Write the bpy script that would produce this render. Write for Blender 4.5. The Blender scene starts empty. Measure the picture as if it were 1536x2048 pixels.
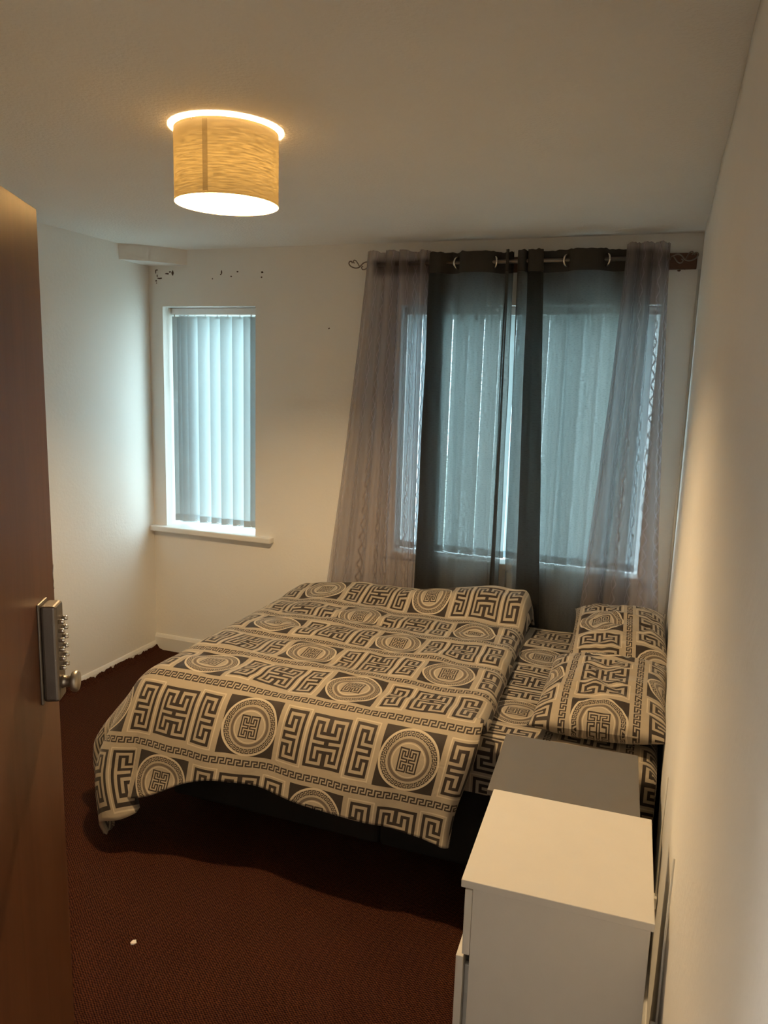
import bpy, bmesh, math, random
from mathutils import Vector, Matrix, noise
random.seed(7)
SC = bpy.context.scene
COL = SC.collection
PI = math.pi

# ------------------------------------------------------------------ camera
YAW, PITCH, ROLL, FPX = 0.3492, 0.1742, -0.0306, 1513.73
def make_camera():
    cy, sy, cp, sp = math.cos(YAW), math.sin(YAW), math.cos(PITCH), math.sin(PITCH)
    f = Vector((-sy*cp, cy*cp, -sp)); r0 = Vector((cy, sy, 0)); d0 = f.cross(r0)
    r = r0*math.cos(ROLL) + d0*math.sin(ROLL); d = -r0*math.sin(ROLL) + d0*math.cos(ROLL)
    cam = bpy.data.cameras.new('camera'); o = bpy.data.objects.new('camera', cam); COL.objects.link(o)
    cam.sensor_fit = 'VERTICAL'; cam.sensor_height = 36.0; cam.sensor_width = 27.0
    cam.lens = FPX/2048*36.0; cam.clip_start = 0.02; cam.clip_end = 200
    m = Matrix((r, -d, -f)).transposed().to_4x4(); m.translation = (2.8816, 0.0, 1.7161)
    o.matrix_world = m
    SC.camera = o
make_camera()

# ------------------------------------------------------------------ sky and exposure
W = bpy.data.worlds.new('world'); SC.world = W; W.use_nodes = True
bg = W.node_tree.nodes['Background']
bg.inputs['Color'].default_value = (0.70, 0.90, 1.0, 1); bg.inputs['Strength'].default_value = 13.0
SC.view_settings.view_transform = 'Standard'; SC.view_settings.look = 'None'
SC.view_settings.exposure = 0.0; SC.view_settings.gamma = 1.0; SC.view_settings.use_curve_mapping = False
LAMP_POWER = 2480.0          # radiance of the bulb surface
HALL_FILL_POWER = 160.0  # radiance of the fill lamp added in the hallway
LAMP_COLOR = (1.0, 0.69, 0.355)

# ------------------------------------------------------------------ room dimensions
BW, RW, CH, NW = 3.80, 2.975, 2.40, 0.36     # back wall y, right wall x, ceiling z, near wall y (inner faces)
WIN1 = (0.092, 0.705, 0.79, 2.09)
WIN2 = (1.560, 2.822, 0.79, 2.09)

# ------------------------------------------------------------------ material helpers
def mat(name):
    m = bpy.data.materials.new(name); m.use_nodes = True
    nt = m.node_tree; nt.nodes.clear()
    out = nt.nodes.new('ShaderNodeOutputMaterial')
    return m, nt, out
def N(nt, typ, **kw):
    n = nt.nodes.new(typ)
    for k, v in kw.items(): setattr(n, k, v)
    return n
def setin(nt, sock, v):
    if hasattr(v, 'is_output'): nt.links.new(v, sock)
    elif v is not None: sock.default_value = v
def M(nt, op, a, b=None, c=None):
    n = nt.nodes.new('ShaderNodeMath'); n.operation = op
    setin(nt, n.inputs[0], a)
    if b is not None: setin(nt, n.inputs[1], b)
    if c is not None: setin(nt, n.inputs[2], c)
    return n.outputs[0]
def MIXC(nt, fac, a, b):
    n = nt.nodes.new('ShaderNodeMix'); n.data_type = 'RGBA'
    setin(nt, n.inputs[0], fac); setin(nt, n.inputs[6], a); setin(nt, n.inputs[7], b)
    return n.outputs[2]
def MIXF(nt, fac, a, b):
    n = nt.nodes.new('ShaderNodeMix'); n.data_type = 'FLOAT'
    setin(nt, n.inputs[0], fac); setin(nt, n.inputs[2], a); setin(nt, n.inputs[3], b)
    return n.outputs[0]
def c4(c): return (c[0], c[1], c[2], 1)
def simple(name, col, rough=0.6, metal=0.0, var=0.12, scale=12.0, bump=0.0, bscale=150.0, spec=0.4, stretch=None):
    m, nt, out = mat(name)
    p = N(nt, 'ShaderNodeBsdfPrincipled'); p.inputs['Roughness'].default_value = rough
    p.inputs['Metallic'].default_value = metal; p.inputs['Specular IOR Level'].default_value = spec
    tc = N(nt, 'ShaderNodeTexCoord'); co = tc.outputs['Object']
    if stretch:
        mp = N(nt, 'ShaderNodeMapping'); mp.inputs['Scale'].default_value = stretch
        nt.links.new(co, mp.inputs[0]); co = mp.outputs[0]
    nz = N(nt, 'ShaderNodeTexNoise'); nz.inputs['Scale'].default_value = scale; nz.inputs['Detail'].default_value = 4
    nt.links.new(co, nz.inputs[0])
    a = [c*(1-var) for c in col]; b = [min(1, c*(1+var)) for c in col]
    nt.links.new(MIXC(nt, nz.outputs[0], c4(a), c4(b)), p.inputs['Base Color'])
    if bump:
        n2 = N(nt, 'ShaderNodeTexNoise'); n2.inputs['Scale'].default_value = bscale; n2.inputs['Detail'].default_value = 3
        nt.links.new(co, n2.inputs[0])
        b_ = N(nt, 'ShaderNodeBump'); b_.inputs['Strength'].default_value = bump; b_.inputs['Distance'].default_value = 0.01
        nt.links.new(n2.outputs[0], b_.inputs['Height']); nt.links.new(b_.outputs[0], p.inputs['Normal'])
    nt.links.new(p.outputs[0], out.inputs[0])
    return m

MAT = {}
MAT['wall'] = simple('wall_paint', (0.86, 0.84, 0.80), 0.75, var=0.03, scale=3, bump=0.12, bscale=60)
MAT['ceiling'] = simple('ceiling_paint', (0.86, 0.84, 0.80), 0.85, var=0.03, scale=4, bump=0.35, bscale=90)
MAT['gloss_white'] = simple('white_gloss_paint', (0.80, 0.79, 0.76), 0.35, var=0.04, scale=8, bump=0.05, bscale=40)
MAT['upvc'] = simple('white_upvc', (0.85, 0.86, 0.86), 0.3, var=0.02)
MAT['chip'] = simple('exposed_plaster', (0.10, 0.06, 0.045), 0.95, var=0.4, scale=80)
MAT['white_board'] = simple('white_melamine', (0.74, 0.71, 0.66), 0.42, var=0.03, scale=20, bump=0.03, bscale=300)
MAT['grey_board'] = simple('grey_melamine', (0.155, 0.145, 0.14), 0.45, var=0.05, scale=20, bump=0.03, bscale=300)
MAT['black_fabric'] = simple('black_divan_fabric', (0.012, 0.011, 0.011), 0.9, var=0.2, scale=200, bump=0.2, bscale=600)
MAT['mattress'] = simple('mattress_ticking', (0.6, 0.58, 0.54), 0.9, var=0.05)
MAT['batten'] = simple('stained_batten_wood', (0.10, 0.045, 0.025), 0.55, var=0.35, scale=14, stretch=(0.6, 8, 8), bump=0.1)
MAT['rod'] = simple('pewter_metal', (0.22, 0.19, 0.17), 0.35, metal=0.9, var=0.1)
MAT['chrome'] = simple('polished_chrome', (0.75, 0.72, 0.68), 0.16, metal=1.0, var=0.03)
MAT['lock'] = simple('satin_nickel', (0.42, 0.37, 0.30), 0.38, metal=0.9, var=0.08, scale=40, bump=0.05, bscale=400)
MAT['lock_body'] = simple('brushed_lock_housing', (0.20, 0.175, 0.15), 0.42, metal=0.85, var=0.1, scale=40, bump=0.05, bscale=400)
MAT['cable'] = simple('white_cable_plastic', (0.7, 0.68, 0.62), 0.4, var=0.03)
MAT['paper'] = simple('white_paper', (0.85, 0.85, 0.82), 0.8, var=0.05)
MAT['outdoor'] = simple('pale_paving', (0.42, 0.46, 0.42), 0.9, var=0.2, scale=2)
MAT['hedge'] = simple('hedge_leaf', (0.10, 0.17, 0.05), 0.7, var=0.5, scale=9)
MAT['hinge'] = simple('brass_hinge', (0.55, 0.38, 0.16), 0.35, metal=1.0, var=0.1)

def door_wood():
    m, nt, out = mat('brown_varnished_wood')
    p = N(nt, 'ShaderNodeBsdfPrincipled'); p.inputs['Roughness'].default_value = 0.38
    tc = N(nt, 'ShaderNodeTexCoord'); mp = N(nt, 'ShaderNodeMapping'); mp.inputs['Scale'].default_value = (14, 14, 0.9)
    nt.links.new(tc.outputs['Object'], mp.inputs[0])
    nz = N(nt, 'ShaderNodeTexNoise'); nz.inputs['Scale'].default_value = 2.2; nz.inputs['Detail'].default_value = 6; nz.inputs['Distortion'].default_value = 0.6
    nt.links.new(mp.outputs[0], nz.inputs[0])
    nt.links.new(MIXC(nt, nz.outputs[0], (0.085, 0.030, 0.012, 1), (0.165, 0.066, 0.028, 1)), p.inputs['Base Color'])
    b_ = N(nt, 'ShaderNodeBump'); b_.inputs['Strength'].default_value = 0.08; b_.inputs['Distance'].default_value = 0.004
    nt.links.new(nz.outputs[0], b_.inputs['Height']); nt.links.new(b_.outputs[0], p.inputs['Normal'])
    nt.links.new(p.outputs[0], out.inputs[0]); return m
MAT['door'] = door_wood()

def carpet_mat():
    m, nt, out = mat('maroon_loop_carpet')
    p = N(nt, 'ShaderNodeBsdfPrincipled'); p.inputs['Roughness'].default_value = 0.95; p.inputs['Specular IOR Level'].default_value = 0.1
    tc = N(nt, 'ShaderNodeTexCoord'); co = tc.outputs['Object']
    sp = N(nt, 'ShaderNodeSeparateXYZ'); nt.links.new(co, sp.inputs[0])
    wob = N(nt, 'ShaderNodeTexNoise'); wob.inputs['Scale'].default_value = 25; nt.links.new(co, wob.inputs[0])
    wx = M(nt, 'MULTIPLY', wob.outputs[0], 0.006)
    x = M(nt, 'ADD', sp.outputs[0], wx); y = M(nt, 'ADD', sp.outputs[1], wx)
    sx = M(nt, 'SINE', M(nt, 'MULTIPLY', x, 2*PI/0.011)); sy = M(nt, 'SINE', M(nt, 'MULTIPLY', y, 2*PI/0.008))
    loop = M(nt, 'MULTIPLY', sx, sy)
    nz = N(nt, 'ShaderNodeTexNoise'); nz.inputs['Scale'].default_value = 160; nz.inputs['Detail'].default_value = 3; nt.links.new(co, nz.inputs[0])
    big = N(nt, 'ShaderNodeTexNoise'); big.inputs['Scale'].default_value = 3.5; big.inputs['Detail'].default_value = 4; nt.links.new(co, big.inputs[0])
    h = M(nt, 'ADD', M(nt, 'MULTIPLY', loop, 0.42), nz.outputs[0])
    ramp = M(nt, 'MULTIPLY_ADD', h, 1.2, -0.28)
    col = MIXC(nt, ramp, (0.004, 0.0010, 0.0006, 1), (0.135, 0.043, 0.018, 1))
    col2 = MIXC(nt, M(nt, 'MULTIPLY', big.outputs[0], 0.35), col, (0.034, 0.0085, 0.011, 1))
    nt.links.new(col2, p.inputs['Base Color'])
    b_ = N(nt, 'ShaderNodeBump'); b_.inputs['Strength'].default_value = 0.6; b_.inputs['Distance'].default_value = 0.004
    nt.links.new(h, b_.inputs['Height']); nt.links.new(b_.outputs[0], p.inputs['Normal'])
    nt.links.new(p.outputs[0], out.inputs[0]); return m
MAT['carpet'] = carpet_mat()

def glass_mat():
    m, nt, out = mat('window_glass')
    t = N(nt, 'ShaderNodeBsdfTransparent'); t.inputs[0].default_value = (0.93, 0.96, 0.95, 1)
    g = N(nt, 'ShaderNodeBsdfGlossy'); g.inputs['Roughness'].default_value = 0.02
    mx = N(nt, 'ShaderNodeMixShader'); mx.inputs[0].default_value = 0.06
    nt.links.new(t.outputs[0], mx.inputs[1]); nt.links.new(g.outputs[0], mx.inputs[2]); nt.links.new(mx.outputs[0], out.inputs[0]); return m
MAT['glass'] = glass_mat()

def cloth_translucent(name, dif, trans, fac, transp=0.0, tint=(1, 1, 1)):
    m, nt, out = mat(name)
    d = N(nt, 'ShaderNodeBsdfDiffuse'); d.inputs[0].default_value = c4(dif)
    t = N(nt, 'ShaderNodeBsdfTranslucent'); t.inputs[0].default_value = c4(trans)
    mx = N(nt, 'ShaderNodeMixShader'); mx.inputs[0].default_value = fac
    nt.links.new(d.outputs[0], mx.inputs[1]); nt.links.new(t.outputs[0], mx.inputs[2])
    res = mx.outputs[0]; tr = None
    if transp is not None:
        tr = N(nt, 'ShaderNodeBsdfTransparent'); tr.inputs[0].default_value = c4(tint)
        m2 = N(nt, 'ShaderNodeMixShader'); m2.inputs[0].default_value = transp
        nt.links.new(res, m2.inputs[1]); nt.links.new(tr.outputs[0], m2.inputs[2]); res = m2.outputs[0]
        nt.links.new(res, out.inputs[0]); return m, nt, m2, d, t
    nt.links.new(res, out.inputs[0]); return m, nt, None, d, t

def blind_mat():
    m, nt, _, d, t = cloth_translucent('blind_fabric', (0.70, 0.74, 0.76), (0.50, 0.60, 0.64), 0.5, None)
    tc = N(nt, 'ShaderNodeTexCoord'); mp = N(nt, 'ShaderNodeMapping'); mp.inputs['Rotation'].default_value = (0, 0.6, 0); mp.inputs['Scale'].default_value = (180, 60, 40)
    nt.links.new(tc.outputs['Object'], mp.inputs[0])
    nz = N(nt, 'ShaderNodeTexNoise'); nz.inputs['Scale'].default_value = 1.0; nt.links.new(mp.outputs[0], nz.inputs[0])
    nt.links.new(MIXC(nt, nz.outputs[0], (0.22, 0.265, 0.275, 1), (0.30, 0.345, 0.355, 1)), t.inputs[0])
    return m
MAT['blind'] = blind_mat()
MAT['blind_weight'] = simple('blind_bottom_pocket', (0.45, 0.52, 0.56), 0.7, var=0.05)

def dark_curtain_mat():
    m, nt, m2, d, t = cloth_translucent('dark_grey_curtain_cloth', (0.050, 0.047, 0.045), (0.16, 0.175, 0.18), 0.55, 0.1, (0.85, 0.92, 0.92))
    uv = N(nt, 'ShaderNodeUVMap'); uv.uv_map = 'UVMap'
    mp = N(nt, 'ShaderNodeMapping'); mp.inputs['Scale'].default_value = (80, 210, 1); nt.links.new(uv.outputs[0], mp.inputs[0])
    nz = N(nt, 'ShaderNodeTexNoise'); nz.inputs['Scale'].default_value = 1.0; nz.inputs['Detail'].default_value = 5; nt.links.new(mp.outputs[0], nz.inputs[0])
    f = N(nt, 'ShaderNodeMapRange'); f.inputs[1].default_value = 0.35; f.inputs[2].default_value = 0.72
    f.inputs[3].default_value = 0.02; f.inputs[4].default_value = 0.36; nt.links.new(nz.outputs[0], f.inputs[0])
    nt.links.new(f.outputs[0], m2.inputs[0])
    nt.links.new(MIXC(nt, nz.outputs[0], (0.05, 0.047, 0.044, 1), (0.60, 0.555, 0.51, 1)), t.inputs[0])
    return m
MAT['dark_curtain'] = dark_curtain_mat()
MAT['dark_hem'] = simple('dark_grey_curtain_header', (0.042, 0.039, 0.037), 0.9, var=0.1, scale=200, bump=0.1, bscale=500)

def sheer_mat():
    m, nt, m2, d, t = cloth_translucent('lilac_grey_voile', (0.36, 0.315, 0.31), (0.42, 0.39, 0.41), 0.45, 0.4, (0.92, 0.90, 0.95))
    uv = N(nt, 'ShaderNodeUVMap'); uv.uv_map = 'UVMap'
    sp = N(nt, 'ShaderNodeSeparateXYZ'); nt.links.new(uv.outputs[0], sp.inputs[0])
    # embroidered ogee outlines: pairs of waving vertical threads
    ph = M(nt, 'MULTIPLY', sp.outputs[1], 2*PI/0.15)
    tri = M(nt, 'MULTIPLY', M(nt, 'ARCSINE', M(nt, 'MULTIPLY', M(nt, 'SINE', ph), 0.96)), 2/PI)
    cell = 0.062
    w = M(nt, 'MULTIPLY', tri, 0.36)
    lines = None
    for sgn in (1, -1):
        q = M(nt, 'ADD', M(nt, 'DIVIDE', sp.outputs[0], cell), M(nt, 'MULTIPLY', w, sgn*0.62))
        dq = M(nt, 'ABSOLUTE', M(nt, 'SUBTRACT', M(nt, 'FRACT', q), 0.5))
        ln = M(nt, 'LESS_THAN', dq, 0.035)
        lines = ln if lines is None else M(nt, 'MAXIMUM', lines, ln)
    nt.links.new(MIXC(nt, lines, (0.36, 0.315, 0.31, 1), (0.22, 0.19, 0.19, 1)), d.inputs[0])
    nt.links.new(MIXF(nt, lines, 0.46, 0.06), m2.inputs[0])
    return m
MAT['sheer'] = sheer_mat()

def shade_mat():
    m, nt, _, d, t = cloth_translucent('woven_lampshade', (0.62, 0.52, 0.36), (0.012, 0.010, 0.006), 0.42, None)
    uv = N(nt, 'ShaderNodeUVMap'); uv.uv_map = 'UVMap'
    mp = N(nt, 'ShaderNodeMapping'); mp.inputs['Scale'].default_value = (26, 250, 1); nt.links.new(uv.outputs[0], mp.inputs[0])
    nz = N(nt, 'ShaderNodeTexNoise'); nz.inputs['Scale'].default_value = 1.0; nz.inputs['Detail'].default_value = 4; nt.links.new(mp.outputs[0], nz.inputs[0])
    f = N(nt, 'ShaderNodeMapRange'); f.inputs[1].default_value = 0.3; f.inputs[2].default_value = 0.7; nt.links.new(nz.outputs[0], f.inputs[0])
    nt.links.new(MIXC(nt, f.outputs[0], (0.0056, 0.0039, 0.0013, 1), (0.0162, 0.0116, 0.0045, 1)), t.inputs[0])
    return m
MAT['shade'] = shade_mat()
MAT['seam'] = cloth_translucent('lampshade_seam', (0.42, 0.33, 0.20), (0.0062, 0.0044, 0.0019), 0.42, None)[0]
MAT['shade_trim'] = cloth_translucent('lampshade_binding', (0.55, 0.44, 0.25), (0.0100, 0.0072, 0.0028), 0.42, None)[0]
def bulb_mat():
    m, nt, out = mat('lit_bulb')
    e = N(nt, 'ShaderNodeEmission'); e.inputs[0].default_value = c4(LAMP_COLOR); e.inputs[1].default_value = LAMP_POWER
    nt.links.new(e.outputs[0], out.inputs[0]); return m
MAT['bulb'] = bulb_mat()

# ---- printed Greek key cloth, fully procedural: UV in metres
def key_group():
    g = bpy.data.node_groups.new('greek_key_print', 'ShaderNodeTree')
    g.interface.new_socket('Vector', in_out='INPUT', socket_type='NodeSocketVector')
    g.interface.new_socket('Color', in_out='OUTPUT', socket_type='NodeSocketColor')
    gi = g.nodes.new('NodeGroupInput'); go = g.nodes.new('NodeGroupOutput')
    nt = g
    PX, PY = 0.60, 0.265
    sp = N(nt, 'ShaderNodeSeparateXYZ'); nt.links.new(gi.outputs[0], sp.inputs[0])
    U, V = sp.outputs[0], sp.outputs[1]
    vr = M(nt, 'DIVIDE', V, PY); row = M(nt, 'FLOOR', vr)
    yc = M(nt, 'MULTIPLY', M(nt, 'SUBTRACT', M(nt, 'SUBTRACT', vr, row), 0.5), PY)
    ay = M(nt, 'ABSOLUTE', yc)
    vb = M(nt, 'ADD', vr, 0.5)
    by = M(nt, 'MULTIPLY', M(nt, 'SUBTRACT', M(nt, 'FRACT', vb), 0.5), PY)      # distance from the row boundary
    us = M(nt, 'ADD', M(nt, 'DIVIDE', U, PX), M(nt, 'MULTIPLY', M(nt, 'FLOORED_MODULO', row, 2.0), 0.5))
    X = M(nt, 'MULTIPLY', M(nt, 'SUBTRACT', M(nt, 'FRACT', M(nt, 'ADD', us, 0.5)), 0.5), PX)
    a = M(nt, 'ABSOLUTE', X)
    r = M(nt, 'SQRT', M(nt, 'ADD', M(nt, 'MULTIPLY', X, X), M(nt, 'MULTIPLY', yc, yc)))
    S, SCN = 0.0106, 0.0048
    infull = M(nt, 'GREATER_THAN', a, 0.218); inmed = M(nt, 'LESS_THAN', a, 0.115)
    col = MIXF(nt, infull, M(nt, 'DIVIDE', M(nt, 'SUBTRACT', 0.208, a), S), M(nt, 'DIVIDE', M(nt, 'SUBTRACT', a, 0.2282), S))
    col = MIXF(nt, inmed, col, M(nt, 'DIVIDE', M(nt, 'SUBTRACT', 7*SCN+0.0012, a), SCN))
    rr = M(nt, 'DIVIDE', ay, MIXF(nt, inmed, S, SCN))
    rr = M(nt, 'FLOOR', M(nt, 'ADD', rr, 0.5)); col = M(nt, 'FLOOR', col)
    rows = ['1000001', '1011111', '1010000', '1010111', '1010101', '1010101', '1011101', '1000001', '1111111']
    val = None
    for i, b in enumerate(rows):
        v = sum((1 << j) for j, ch in enumerate(b) if ch == '1')
        t = M(nt, 'MULTIPLY', M(nt, 'COMPARE', rr, float(i), 0.1), float(v))
        val = t if val is None else M(nt, 'ADD', val, t)
    bit = M(nt, 'FLOORED_MODULO', M(nt, 'FLOOR', M(nt, 'DIVIDE', val, M(nt, 'POWER', 2.0, col))), 2.0)
    ok = M(nt, 'MULTIPLY', M(nt, 'GREATER_THAN', col, -0.5), M(nt, 'LESS_THAN', col, 6.5))
    motif = M(nt, 'MULTIPLY', M(nt, 'GREATER_THAN', bit, 0.5), ok)
    # key border: straight band on the row boundary, ring in the medallion
    inring = M(nt, 'MULTIPLY', M(nt, 'MULTIPLY', M(nt, 'LESS_THAN', r, 0.096), M(nt, 'GREATER_THAN', r, 0.079)), M(nt, 'LESS_THAN', ay, 0.12))
    inband = M(nt, 'LESS_THAN', M(nt, 'ABSOLUTE', by), 0.01275)
    kr = MIXF(nt, inring, M(nt, 'DIVIDE', M(nt, 'SUBTRACT', 0.01275, by), 0.0051), M(nt, 'DIVIDE', M(nt, 'SUBTRACT', 0.096, r), 0.0034))
    ang = M(nt, 'MULTIPLY', M(nt, 'ARCTAN2', X, yc), 36*6/(2*PI))
    kc = MIXF(nt, inring, M(nt, 'DIVIDE', U, PX/20/6), ang)
    kr = M(nt, 'FLOOR', kr); kc = M(nt, 'FLOOR', M(nt, 'FLOORED_MODULO', kc, 6.0))
    krow = ['111110', '100010', '101110', '101000', '101111']
    kv = None
    for i, b in enumerate(krow):
        v = sum((1 << j) for j, ch in enumerate(b) if ch == '1')
        t = M(nt, 'MULTIPLY', M(nt, 'COMPARE', kr, float(i), 0.1), float(v))
        kv = t if kv is None else M(nt, 'ADD', kv, t)
    kbit = M(nt, 'GREATER_THAN', M(nt, 'FLOORED_MODULO', M(nt, 'FLOOR', M(nt, 'DIVIDE', kv, M(nt, 'POWER', 2.0, kc))), 2.0), 0.5)
    key = M(nt, 'MULTIPLY', kbit, M(nt, 'MAXIMUM', inring, inband))
    # dark corners of the medallion panel
    box = M(nt, 'MULTIPLY', M(nt, 'MULTIPLY', M(nt, 'LESS_THAN', a, 0.1045), M(nt, 'LESS_THAN', ay, 0.1035)), M(nt, 'GREATER_THAN', r, 0.1045))
    dark = M(nt, 'MAXIMUM', M(nt, 'MAXIMUM', motif, key), box)
    ring = M(nt, 'MULTIPLY', M(nt, 'LESS_THAN', r, 0.071), M(nt, 'GREATER_THAN', r, 0.061))
    fd = M(nt, 'MAXIMUM', M(nt, 'SUBTRACT', M(nt, 'ABSOLUTE', M(nt, 'SUBTRACT', a, 0.171)), 0.0371), M(nt, 'SUBTRACT', ay, 0.0901))
    frame = M(nt, 'MULTIPLY', M(nt, 'GREATER_THAN', fd, 0.007), M(nt, 'LESS_THAN', fd, 0.0112))
    pale = M(nt, 'MULTIPLY', M(nt, 'LESS_THAN', r, 0.0575), M(nt, 'GREATER_THAN', r, 0.0545))
    pale2 = M(nt, 'MULTIPLY', M(nt, 'LESS_THAN', r, 0.1045), M(nt, 'GREATER_THAN', r, 0.098))
    pale = M(nt, 'MAXIMUM', M(nt, 'MAXIMUM', pale, pale2), frame)
    c = MIXC(nt, pale, (0.40, 0.338, 0.255, 1), (0.58, 0.505, 0.385, 1))
    c = MIXC(nt, ring, c, (0.145, 0.115, 0.092, 1))
    c = MIXC(nt, dark, c, (0.034, 0.025, 0.021, 1))
    nt.links.new(c, go.inputs[0])
    return g
KEYG = key_group()
def print_mat(name):
    m, nt, out = mat(name)
    p = N(nt, 'ShaderNodeBsdfPrincipled'); p.inputs['Roughness'].default_value = 0.62; p.inputs['Specular IOR Level'].default_value = 0.25
    p.inputs['Sheen Weight'].default_value = 0.15
    uv = N(nt, 'ShaderNodeUVMap'); uv.uv_map = 'UVMap'
    g = N(nt, 'ShaderNodeGroup'); g.node_tree = KEYG; nt.links.new(uv.outputs[0], g.inputs[0])
    nt.links.new(g.outputs[0], p.inputs['Base Color'])
    nz = N(nt, 'ShaderNodeTexNoise'); nz.inputs['Scale'].default_value = 26; nz.inputs['Detail'].default_value = 5; nz.inputs['Distortion'].default_value = 0.8
    nt.links.new(uv.outputs[0], nz.inputs[0])
    b_ = N(nt, 'ShaderNodeBump'); b_.inputs['Strength'].default_value = 0.25; b_.inputs['Distance'].default_value = 0.01
    nt.links.new(nz.outputs[0], b_.inputs['Height']); nt.links.new(b_.outputs[0], p.inputs['Normal'])
    nt.links.new(p.outputs[0], out.inputs[0]); return m
MAT['print'] = print_mat('greek_key_cotton')

# ------------------------------------------------------------------ mesh helpers
def link(name, me, material=None, parent=None, smooth=False):
    o = bpy.data.objects.new(name, me); COL.objects.link(o)
    if material is not None: me.materials.append(material)
    if parent is not None: o.parent = parent
    if smooth:
        for p in me.polygons: p.use_smooth = True
    return o
def obj(name, bm, material, parent=None, smooth=False):
    me = bpy.data.meshes.new(name); bmesh.ops.recalc_face_normals(bm, faces=bm.faces[:]); bm.to_mesh(me); bm.free()
    return link(name, me, material, parent, smooth)
def empty(name, loc=(0, 0, 0), rz=0.0):
    o = bpy.data.objects.new(name, None); COL.objects.link(o); o.location = loc; o.rotation_euler = (0, 0, rz)
    o.empty_display_size = 0.1
    return o
def tag(o, label, cat=None, group=None):
    o['label'] = label
    if cat: o['category'] = cat
    if group: o['group'] = group
    return o
def structure(o, label=None):
    o['kind'] = 'structure'
    if label: o['label'] = label
    return o
def box(bm, x0, x1, y0, y1, z0, z1, bev=0.0, seg=2):
    r = bmesh.ops.create_cube(bm, size=1.0)
    for v in r['verts']:
        v.co = Vector((x0+(v.co.x+.5)*(x1-x0), y0+(v.co.y+.5)*(y1-y0), z0+(v.co.z+.5)*(z1-z0)))
    if bev > 0:
        es = list({e for v in r['verts'] for e in v.link_edges})
        bmesh.ops.bevel(bm, geom=es, offset=bev, segments=seg, affect='EDGES', profile=0.5)
    return bm
def boxobj(name, dims, material, parent=None, bev=0.0):
    bm = bmesh.new(); box(bm, *dims, bev=bev); return obj(name, bm, material, parent)
def tube(bm, pts, rad, n=8, caps=True):
    rings = []
    pts = [Vector(p) for p in pts]; prev = None
    for i, p in enumerate(pts):
        t = (pts[min(i+1, len(pts)-1)] - pts[max(i-1, 0)]).normalized()
        up = prev if prev is not None else (Vector((0, 0, 1)) if abs(t.z) < .9 else Vector((1, 0, 0)))
        s = t.cross(up).normalized(); u = s.cross(t).normalized(); prev = u
        rr = rad[i] if isinstance(rad, (list, tuple)) else rad
        rings.append([bm.verts.new(p + (s*math.cos(2*PI*k/n) + u*math.sin(2*PI*k/n))*rr) for k in range(n)])
    for a, b in zip(rings, rings[1:]):
        for k in range(n): bm.faces.new((a[k], a[(k+1) % n], b[(k+1) % n], b[k]))
    if caps: bm.faces.new(rings[0][::-1]); bm.faces.new(rings[-1])
def lathe(bm, prof, n=32, center=(0, 0, 0), close=False):
    c = Vector(center); rings = []
    for (r, z) in prof:
        if r < 1e-6: rings.append([bm.verts.new(c + Vector((0, 0, z)))])
        else: rings.append([bm.verts.new(c + Vector((r*math.cos(2*PI*k/n), r*math.sin(2*PI*k/n), z))) for k in range(n)])
    pairs = list(zip(rings, rings[1:])) + ([(rings[-1], rings[0])] if close else [])
    for a, b in pairs:
        for k in range(n):
            k2 = (k+1) % n
            if len(a) == 1 and len(b) == 1: continue
            if len(a) == 1: bm.faces.new((a[0], b[k2], b[k]))
            elif len(b) == 1: bm.faces.new((a[k], a[k2], b[0]))
            else: bm.faces.new((a[k], a[k2], b[k2], b[k]))
def torus_pts(c, R, axis='x', n=20):
    out = []
    for k in range(n+1):
        a = 2*PI*k/n
        out.append((c[0], c[1]+R*math.cos(a), c[2]+R*math.sin(a)) if axis == 'x' else (c[0]+R*math.cos(a), c[1], c[2]+R*math.sin(a)))
    return out
def grid_mesh(name, nu, nv, fn, material, parent=None, solid=0.0, offset=-1.0):
    """fn(i/nu, j/nv) -> (point, (u, v)); one quad sheet with UVs in metres"""
    vs, uvs, fs = [], [], []
    for j in range(nv+1):
        for i in range(nu+1):
            p, uv = fn(i/nu, j/nv); vs.append(tuple(p)); uvs.append(uv)
    for j in range(nv):
        for i in range(nu):
            a = j*(nu+1)+i; fs.append((a, a+1, a+nu+2, a+nu+1))
    me = bpy.data.meshes.new(name); me.from_pydata(vs, [], fs); me.update()
    l = me.uv_layers.new(name='UVMap')
    for lp in me.loops: l.data[lp.index].uv = uvs[lp.vertex_index]
    o = link(name, me, material, parent, smooth=True)
    if solid:
        md = o.modifiers.new('thickness', 'SOLIDIFY'); md.thickness = solid; md.offset = offset
    return o
def sm(x, a, b):
    t = max(0.0, min(1.0, (x-a)/(b-a))); return t*t*(3-2*t)
def nz(x, y, z=0.0): return noise.noise(Vector((x, y, z)))
def catmull(pts, per=8):
    P = [pts[0]] + list(pts) + [pts[-1]]; out = []
    for i in range(1, len(P)-2):
        p0, p1, p2, p3 = [Vector(p) for p in P[i-1:i+3]]
        for k in range(per):
            t = k/per
            out.append(0.5*((2*p1)+(-p0+p2)*t+(2*p0-5*p1+4*p2-p3)*t*t+(-p0+3*p1-3*p2+p3)*t**3))
    out.append(Vector(P[-2])); return out

# ------------------------------------------------------------------ room shell
T = 0.26
structure(boxobj('floor', (-0.3, RW+0.3, NW-0.14, BW+T, -0.12, 0.0), MAT['carpet']), 'dark maroon looped carpet floor')
structure(boxobj('ceiling', (-0.3, RW+0.3, NW-0.14, BW+T, CH, CH+0.12), MAT['ceiling']), 'off-white lightly textured ceiling')
structure(boxobj('wall_left', (-0.2, 0.0, NW-0.14, BW, 0.0, CH), MAT['wall']), 'off-white painted left wall')

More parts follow.
